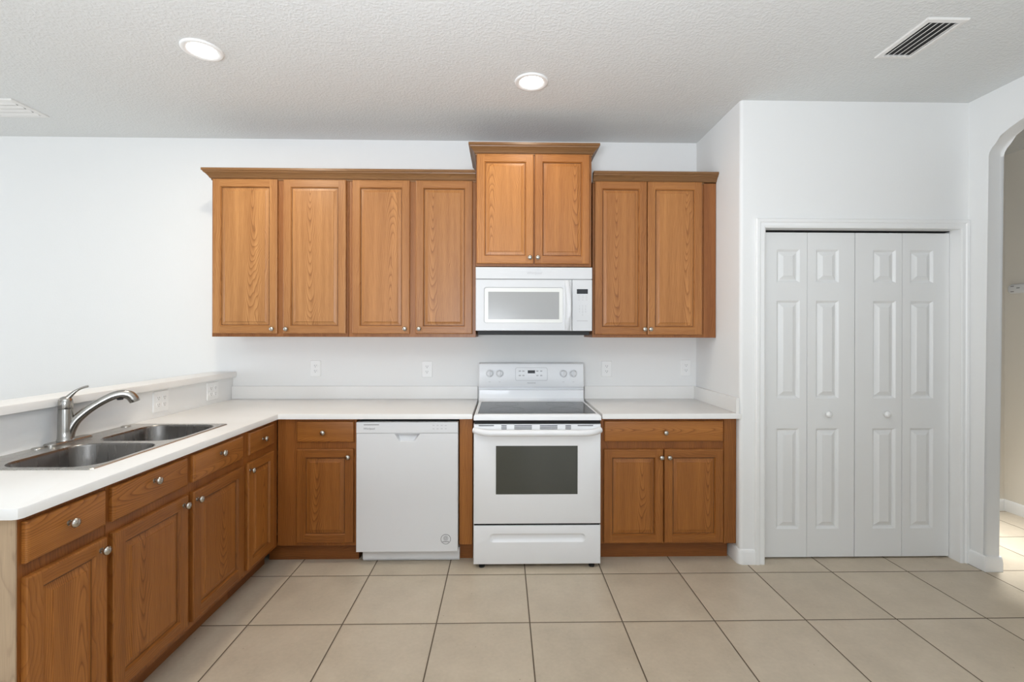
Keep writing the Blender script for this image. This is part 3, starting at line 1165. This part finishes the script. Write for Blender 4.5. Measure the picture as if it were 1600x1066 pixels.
# round seal printed on the door
bm = BM()
sx_, sz_ = -0.397 - DWX0, 0.158
def ann(cx, cz, r0, r1, y, n=32):
    a = circ(cx, cz, r0, n)
    b = circ(cx, cz, r1, n)
    loft(bm, [[(x, y, z) for x, z in a], [(x, y, z) for x, z in b], [(x, y + 0.0006, z) for x, z in b], [(x, y + 0.0006, z) for x, z in a]], cap0=False, cap1=False)
ann(sx_, sz_, 0.0275, 0.031, DWY - 0.0005)
ann(sx_, sz_ + 0.006, 0.004, 0.0062, DWY - 0.0005, 20)
ann(sx_, sz_ + 0.006, 0.009, 0.011, DWY - 0.0005, 20)
ann(sx_, sz_ + 0.006, 0.014, 0.0155, DWY - 0.0005, 20)
for i in range(5):
    box(bm, sx_ - 0.019 + i * 0.008, sx_ - 0.0135 + i * 0.008, DWY - 0.0005, DWY, sz_ - 0.0185, sz_ - 0.012)
mesh('round_seal', bm, INK, dd)
bm = BM()
box(bm, 0.027, W + 0.012 - 0.006, -0.585, -0.55, 0.004, 0.082)
box(bm, 0.027, W + 0.008 - 0.004, -0.598, -0.585, 0.016, 0.079, bev=0.002)
mesh('kick_plate', bm, ENAMEL, t)

# ------------------------------------------------------------------ range
RX0, RX1 = -0.226, 0.541
W = RX1 - RX0
t = thing('range', 'freestanding white electric range with black glass cooktop, below the microwave', 'range', (RX0, 0, 0))
bm = BM()
box(bm, 0.004, W - 0.004, -0.645, -0.03, 0.03, 0.890)
mesh('body', bm, ENAMELR, t)
for x in (0.05, W - 0.05):
    for y in (-0.664, -0.08):
        bm = BM()
        lathe(bm, [(0.018, 0), (0.018, 0.010), (0.010, 0.012), (0.010, 0.031)], (x, y, 0), n=14)
        mesh('foot', bm, BLACK, t, smooth=40)
# cooktop: white frame round a sheet of black glass
bm = BM()
TZ = 0.926
def rl(i, z, yf=0.0):
    return [(i, -0.700 + i + yf, z), (W - i, -0.700 + i + yf, z), (W - i, -0.115, z), (i, -0.115, z)]
gx0, gx1, gy0, gy1 = 0.022, W - 0.022, -0.664, -0.175
fr = [rl(0, 0.892), rl(0, 0.912), rl(0.003, 0.920), rl(0.010, TZ)]
fr.append([(gx0, gy0, TZ), (gx1, gy0, TZ), (gx1, gy1, TZ), (gx0, gy1, TZ)])
fr.append([(gx0 + 0.002, gy0 + 0.002, TZ - 0.002), (gx1 - 0.002, gy0 + 0.002, TZ - 0.002), (gx1 - 0.002, gy1 - 0.002, TZ - 0.002), (gx0 + 0.002, gy1 - 0.002, TZ - 0.002)])
loft(bm, fr)
ck = mesh('cooktop_frame', bm, ENAMELR, t, smooth=40)
bm = BM()
box(bm, gx0 + 0.002, gx1 - 0.002, gy0 + 0.002, gy1 - 0.002, TZ - 0.0018, TZ + 0.0002)
gl = mesh('glass_cooktop', bm, BLACKG, ck)
for bx, by, r in ((0.20, -0.52, 0.115), (0.57, -0.52, 0.100), (0.20, -0.285, 0.082), (0.57, -0.285, 0.098)):
    bm = BM()
    n = 40
    a, b = circ(bx, by, r - 0.002, n), circ(bx, by, r, n)
    loft(bm, [[(x, y, TZ + 0.0003) for x, y in a], [(x, y, TZ + 0.0003) for x, y in b], [(x, y, TZ + 0.0005) for x, y in b], [(x, y, TZ + 0.0005) for x, y in a]], cap0=False, cap1=False)
    mesh('burner_ring', bm, RING, gl)
# backguard
bm = BM()
pr = [(-0.045, 0.885), (-0.118, 0.885), (-0.118, 0.925), (-0.102, 0.940), (-0.096, 0.998), (-0.075, 1.006), (-0.075, 1.022),
      (-0.102, 1.024), (-0.105, 1.030), (-0.092, 1.178), (-0.086, 1.190), (-0.070, 1.197), (-0.045, 1.197)]
def pl(x, sc=1.0):
    return [(x, y if y > -0.05 else -0.05 + (y + 0.05) * sc, z if sc == 1.0 else 0.885 + (z - 0.885) * (0.985 + 0.015 * sc)) for y, z in pr]
loft(bm, [pl(0.0, 0.85), pl(0.006, 1.0), pl(W - 0.006, 1.0), pl(W, 0.85)])
bgp = mesh('backguard', bm, ENAMELR, t, smooth=35)


def bgy(z):
    return -0.105 + (z - 1.030) * (0.013 / 0.148)


for kx in (0.079, 0.152, 0.616, 0.689):
    bm = BM()
    z = 1.121
    y = bgy(z)
    lathe(bm, [(0.0285, 0.0), (0.0285, 0.004), (0.0225, 0.007), (0.0205, 0.022), (0.018, 0.026)], (kx, y, z), '-y', n=24)
    box(bm, kx - 0.005, kx + 0.005, y - 0.040, y - 0.020, z - 0.022, z + 0.022, bev=0.002)
    kb = mesh('burner_knob', bm, PLASTIC, bgp, smooth=35)
    bm = BM()
    box(bm, kx - 0.008, kx + 0.008, bgy(1.060) - 0.0006, bgy(1.060) + 0.002, 1.058, 1.0605)
    mesh('knob_mark', bm, INKL, bgp)
bm = BM()
a = rrect(0.266, 0.500, 1.068, 1.163, 0.012, 4)
b = rrect(0.2685, 0.4975, 1.0705, 1.1605, 0.010, 4)
loft(bm, [[(x, bgy(z) - 0.0008, z) for x, z in a], [(x, bgy(z) - 0.0008, z) for x, z in b]], cap0=False, cap1=False)
mesh('keypad_outline', bm, INKL, bgp)
for x0 in (0.290, 0.316, 0.418, 0.446):
    for z in (1.100, 1.132):
        bm = BM()
        box(bm, x0, x0 + 0.016, bgy(z) - 0.0012, bgy(z) + 0.002, z, z + 0.010, bev=0.0015, seg=1)
        mesh('keypad_button', bm, INKL, bgp)
bm = BM()
box(bm, 0.356, 0.411 - 0.002, bgy(1.131) - 0.0015, bgy(1.131) + 0.003, 1.121, 1.143)
mesh('display', bm, DISPLAY, bgp)
text('logo', 'FRIGIDAIRE', 0.0105, INK, bgp, (0.383, bgy(1.050) - 0.0006, 1.051), spacing=1.15)
bm = BM()
box(bm, 0.050, W - 0.050, -0.074, -0.0735 + 0.001, 1.0075, 1.0205)
mesh('vent_slot', bm, plain('grey_slot', (0.25, 0.26, 0.28), 0.5), bgp)
# oven door
YF = -0.692
bm = BM()
oz0, oz1 = 0.267, 0.867
wx0, wx1, wz0, wz1 = -0.092 - RX0, 0.401 - RX0, 0.445, 0.737
l = [[(0, YF + 0.045, oz0), (W, YF + 0.045, oz0), (W, YF + 0.045, oz1), (0, YF + 0.045, oz1)]]
for i, y in ((0, YF + 0.007), (0.002, YF + 0.002), (0.007, YF)):
    l.append([(i, y, oz0 + i), (W - i, y, oz0 + i), (W - i, y, oz1 - i), (i, y, oz1 - i)])
rows = loft(bm, l, cap1=False)
wr = [bm.verts.new((x, YF, z)) for x, z in ((wx0, wz0), (wx1, wz0), (wx1, wz1), (wx0, wz1))]
fill(bm, [rows[-1], wr])
w2 = [bm.verts.new((x, YF + 0.003, z)) for x, z in ((wx0, wz0), (wx1, wz0), (wx1, wz1), (wx0, wz1))]
for i in range(4):
    j = (i + 1) % 4
    bm.faces.new((wr[i], wr[j], w2[j], w2[i]))
bm.faces.new(w2)
od = mesh('oven_door', bm, ENAMELR, t, smooth=25)
bm = BM()
box(bm, wx0 + 0.0005, wx1 - 0.0005, YF + 0.001, YF + 0.0028, wz0 + 0.0005, wz1 - 0.0005)
mesh('oven_window', bm, OVENG, od)
bm = BM()
hz = 0.822
hp = []
for i in range(25):
    u = i / 24
    x = 0.006 + (W - 0.012) * u
    d = min(u, 1 - u)
    bow = 0.046 * min(1, (d / 0.10)) ** 0.6
    hp.append((x, YF + 0.004 - bow, hz + 0.010 * (1 - min(1, d / 0.10))))
tube(bm, hp, [0.020] * 25, 14, squash=[1.0] * 25)
mesh('door_handle', bm, ENAMELR, od, smooth=50)
bm = BM()
for x0, x1, zs in ((0.030, 0.122, (0.859,)), (0.166, 0.198, (0.858, 0.849, 0.840)), (0.244, 0.350, (0.858, 0.849, 0.840)), (0.398, 0.504, (0.858, 0.849, 0.840)), (0.552, 0.586, (0.858, 0.849, 0.840)), (0.626, 0.720, (0.859,))):
    for z in zs:
        box(bm, x0, x1, YF - 0.0006, YF + 0.004, z - 0.0022, z + 0.0022)
mesh('door_vent', bm, DARKGAP, od)
bm = BM()
box(bm, 0.004, W - 0.004, YF + 0.012, -0.64, 0.864, 0.893)
mesh('door_gap', bm, DARKGAP, t)
bm = BM()
box(bm, 0.004, W - 0.004, YF + 0.010, -0.64, 0.255, 0.270)
mesh('drawer_gap', bm, DARKGAP, t)
# storage drawer with a long scooped grip
bm = BM()
dz0, dz1 = 0.024, 0.256
l = [[(0, YF + 0.04, dz0), (W, YF + 0.04, dz0), (W, YF + 0.04, dz1), (0, YF + 0.04, dz1)]]
for i, y in ((0, YF + 0.006), (0.002, YF + 0.002), (0.006, YF)):
    l.append([(i, y, dz0 + i), (W - i, y, dz0 + i), (W - i, y, dz1 - i), (i, y, dz1 - i)])
rows = loft(bm, l, cap1=False)
sc_ = rrect(-0.129 - RX0, 0.449 - RX0, 0.157, 0.209, 0.024, 6)
r0 = [bm.verts.new((x, YF, z)) for x, z in sc_]
fill(bm, [rows[-1], r0])
cx_, cz_ = (sc_[0][0] + sc_[14][0]) / 2, 0.183
prev = r0
for s, y in ((0.006, 0.004), (0.014, 0.010), (0.020, 0.012)):
    cur = []
    for x, z in rrect(-0.129 - RX0 + s, 0.449 - RX0 - s, 0.157 + s, 0.209 - s * 0.7, max(0.004, 0.024 - s), 6):
        cur.append(bm.verts.new((x, YF + y, z)))
    for i in range(len(cur)):
        j = (i + 1) % len(cur)
        bm.faces.new((prev[i], prev[j], cur[j], cur[i]))
    prev = cur
bm.faces.new(prev)
mesh('storage_drawer', bm, ENAMELR, t, smooth=30)

# ------------------------------------------------------------------ microwave
MX0, MX1 = -0.232, 0.540
W = MX1 - MX0
MY = -0.410
MZ0, MZ1 = 1.430, 1.851
t = thing('microwave', 'white over-the-range microwave hung under the short middle cabinet', 'microwave', (MX0, -0.002, MZ0))
Yf = MY + 0.002
hh = MZ1 - MZ0
bm = BM()
box(bm, 0.004, W - 0.004, Yf + 0.045, 0, 0.004, hh - 0.001)
mesh('body', bm, ENAMELM, t)
bm = BM()
box(bm, 0.014, W - 0.014, Yf + 0.03, -0.01, -0.028, 0.004)
mesh('underside', bm, BLACK, t)
bm = BM()
box(bm, 0, W, Yf, Yf + 0.045, 0.343, hh, bev=0.003)
tb = mesh('top_grille', bm, ENAMELM, t)
text('logo', 'Whirlpool', 0.024, INKL, tb, (0.386, Yf - 0.0004, 0.382), shear=0.2)
bm = BM()
box(bm, 0.003, W - 0.003, Yf + 0.006, Yf + 0.04, 0.330, 0.346)
mesh('seam', bm, plain('grey_seam', (0.22, 0.22, 0.23), 0.5), t)
dxr = 0.407 - MX0
bm = BM()
l = [[(0, Yf + 0.045, 0), (dxr - 0.001, Yf + 0.045, 0), (dxr - 0.001, Yf + 0.045, 0.339), (0, Yf + 0.045, 0.339)]]
for i, y in ((0, Yf + 0.005), (0.002, Yf + 0.0015), (0.005, Yf)):
    l.append([(i, y, i), (dxr - 0.001 - i, y, i), (dxr - 0.001 - i, y, 0.339 - i), (i, y, 0.339 - i)])
rows = loft(bm, l, cap1=False)
fx0, fx1, fz0, fz1 = -0.178 - MX0, 0.349 - MX0, 1.480 - MZ0, 1.719 - MZ0
ro = [bm.verts.new((x, Yf, z)) for x, z in rrect(fx0, fx1, fz0, fz1, 0.016, 5)]
fill(bm, [rows[-1], ro])
ri = [bm.verts.new((x, Yf + 0.005, z)) for x, z in rrect(fx0 + 0.004, fx1 - 0.004, fz0 + 0.004, fz1 - 0.004, 0.013, 5)]
for i in range(len(ro)):
    j = (i + 1) % len(ro)
    bm.faces.new((ro[i], ro[j], ri[j], ri[i]))
bm.faces.new(ri)
md = mesh('microwave_door', bm, ENAMELM, t, smooth=25)
bm = BM()
lpf = rrect(fx0 + 0.005, fx1 - 0.005, fz0 + 0.005, fz1 - 0.005, 0.012, 5)
loft(bm, [[(x, Yf + 0.0049, z) for x, z in lpf], [(x, Yf + 0.0035, z) for x, z in lpf]])
wf = mesh('window_frame', bm, FRAMEW, md)
bm = BM()
box(bm, -0.149 - MX0, 0.321 - MX0, Yf + 0.0025, Yf + 0.0034, 1.507 - MZ0, 1.688 - MZ0)
mesh('window_glass', bm, GREYW, wf)
bm = BM()
hp = []
for i in range(21):
    u = i / 20
    b_ = math.sin(math.pi * u)
    hp.append((dxr - 0.030 - 0.010 * (1 - b_) + 0.006, Yf - 0.004 - 0.030 * b_ ** 0.7, 0.002 + 0.334 * u))
loops = []
for x, y, z in hp:
    loops.append([(x - 0.020, Yf + 0.001, z), (x - 0.016, y + 0.006, z), (x - 0.004, y, z), (x + 0.010, y, z), (x + 0.017, y + 0.006, z), (x + 0.018, Yf + 0.001, z)])
loft(bm, loops)
mesh('door_handle', bm, ENAMELM, md, smooth=40)
bm = BM()
box(bm, dxr + 0.001, W, Yf, Yf + 0.045, 0, 0.339, bev=0.003)
kp = mesh('control_panel', bm, ENAMELM, t)
bm = BM()
box(bm, 0.438 - MX0, 0.511 - MX0, Yf - 0.0008, Yf + 0.002, 1.676 - MZ0, 1.707 - MZ0)
mesh('display', bm, DISPLAY, kp)
text('keypad_digits', '1  2  3\n4  5  6\n7  8  9\n   0   ', 0.019, INKL, kp, (0.476 - MX0, Yf - 0.0004, 1.565 - MZ0), line=1.0)
for i in range(3):
    for z in (1.661, 1.648, 1.634):
        bm = BM()
        x = 0.446 - MX0 + i * 0.025
        box(bm, x, x + 0.012, Yf - 0.0005, Yf + 0.001, z - MZ0, z - MZ0 + 0.003)
        mesh('key_mark', bm, INKL, kp)
bm = BM()
box(bm, 0.438 - MX0, 0.510 - MX0, Yf - 0.0005, Yf + 0.001, 1.494 - MZ0, 1.499 - MZ0)
mesh('key_print', bm, INKL, kp)

# ------------------------------------------------------------------ outlets
def outlet(label, loc, rotz, gangs=1, group='white wall outlets'):
    t = thing('wall_outlet', label, 'outlet', loc, rotz, group=group)
    w = 0.078 if gangs == 1 else 0.122
    h = 0.120
    bm = BM()
    loft(bm, [[(x, -y, z) for x, z in rrect(-w / 2 + i, w / 2 - i, -h / 2 + i, h / 2 - i, 0.006, 3)] for i, y in ((0, 0), (0.0, 0.003), (0.003, 0.006))])
    mesh('cover_plate', bm, PLATE, t, smooth=30)
    for gx in ([0] if gangs == 1 else [-0.024, 0.024]):
        for dz in (-0.0195, 0.0195):
            bm = BM()
            lp = rrect(gx - 0.017, gx + 0.017, dz - 0.0145, dz + 0.0145, 0.010, 4)
            loft(bm, [[(x, -0.0055, z) for x, z in lp], [(x, -0.0085, z) for x, z in lp]])
            r = mesh('receptacle', bm, PLATE, t)
            bm = BM()
            for sx in (-0.0065, 0.0065):
                box(bm, gx + sx - 0.0013, gx + sx + 0.0013, -0.0088, -0.006, dz - 0.001, dz + 0.008)
            box(bm, gx - 0.0025, gx + 0.0025, -0.0088, -0.006, dz - 0.0095, dz - 0.0045)
            mesh('slots', bm, INK, r)
    return t


outlet('white outlet on the back wall left of centre, nearest the peninsula corner', (-1.441, 0, 1.148), 0)
outlet('white outlet on the back wall just left of the range', (-0.616, 0, 1.143), 0)
outlet('white outlet on the back wall just right of the range', (0.728, 0, 1.147), 0)
outlet('white outlet on the back wall beside the pantry side wall', (1.328, 0, 1.155), 0)
outlet('double outlet low on the half wall, in the corner by the back wall', (PX, -0.248, 1.012), HP, 2)
outlet('double outlet low on the half wall behind the far sink bowl', (PX, -0.735, 1.014), HP, 2)

# ------------------------------------------------------------------ ceiling fittings
def downlight(label, x, y, watts=5.0):
    t = thing('recessed_light', label, 'ceiling light', (x, y, H), group='recessed ceiling lights')
    bm = BM()
    n = 40
    loops = [[(px, py, z) for px, py in circ(0, 0, r, n)] for r, z in ((0.096, 0), (0.095, -0.006), (0.088, -0.009), (0.070, -0.006), (0.064, 0.0)) ]
    loft(bm, loops, cap0=False, cap1=False)
    mesh('trim_ring', bm, TRIM, t, smooth=60)
    bm = BM()
    lathe(bm, [(0.0655, -0.0025), (0.0655, -0.005), (0.05, -0.0065), (0.01, -0.007)], n=40)
    mesh('diffuser', bm, LED, t, smooth=60)
    d = bpy.data.lights.new('led_beam', 'AREA')
    d.shape = 'DISK'
    d.size = 0.12
    d.energy = watts
    d.color = (1.0, 0.90, 0.74)
    lo = bpy.data.objects.new('led_beam', d)
    COL.objects.link(lo)
    lo.parent = t
    lo.location = (0, 0, -0.012)
    return t


downlight('lit recessed ceiling light over the peninsula, left of the other one', -1.580, -1.100, 12.0)
downlight('lit recessed ceiling light in front of the short middle cabinet', 0.108, -0.836, 3.0)


def vent(label, x, y, rotz, lx, ly, nslat, width=0.42):
    """local: slats run along y, lx across the slats"""
    t = thing('ceiling_vent', label, 'vent', (x, y, H), rotz, group='ceiling air vents')
    bm = BM()
    i = 0.026
    loops = []
    for ins, z in ((0, 0), (0, -0.004), (0.004, -0.008), (i - 0.003, -0.010), (i, -0.006), (i, 0.0)):
        a, b = lx / 2 - ins, ly / 2 - ins
        loops.append([(-a, -b, z), (a, -b, z), (a, b, z), (-a, b, z)])
    loft(bm, loops, cap0=False, cap1=False)
    mesh('frame', bm, VENT, t)
    bm = BM()
    box(bm, -lx / 2 + i, lx / 2 - i, -ly / 2 + i, ly / 2 - i, -0.0010, 0)
    mesh('duct', bm, VENTD, t)
    w = lx - 2 * i
    for k in range(nslat):
        cx = -w / 2 + w * (k + 0.5) / nslat
        bm = BM()
        p = w / nslat
        prof = [(cx - p * 0.30, -0.003), (cx + p * 0.10, -0.012), (cx + p * width, -0.013), (cx + p * width, -0.0118), (cx + p * 0.12, -0.0105), (cx - p * 0.27, -0.0018)]
        loft(bm, [[(xx, -ly / 2 + i, z) for xx, z in prof], [(xx, ly / 2 - i, z) for xx, z in prof]])
        mesh('slat', bm, VENT, t)
    return t


vent('ceiling air vent at the upper right, with slats running away from the camera', 1.966, -1.270, math.pi, 0.195, 0.310, 5, 0.30)
vent('ceiling air vent at the far left, cut off by the picture edge', -3.235, -0.448, HP, 0.245, 0.320, 4, 0.22)

# ------------------------------------------------------------------ hall
t = thing('wall_unit', 'small rounded white plastic unit high on the hall wall beyond the arch', 'wall unit', (HX, 0.066, 1.770), -HP)
bm = BM()
loft(bm, [[(x, -y, z) for x, z in rrect(-0.072 + i, 0.072 - i, -0.037 + i * 0.7, 0.037 - i * 0.7, 0.030 - i * 0.6, 6)] for i, y in ((0, 0), (0, 0.018), (0.006, 0.028), (0.016, 0.032))])
mesh('housing', bm, PLASTIC, t, smooth=40)
bm = BM()
for x, z in ((-0.030, 0.020), (-0.030, -0.022), (0.012, 0.004)):
    box(bm, x - 0.012, x + 0.012, -0.0328, -0.030, z - 0.003, z + 0.003)
mesh('slots', bm, INK, t)
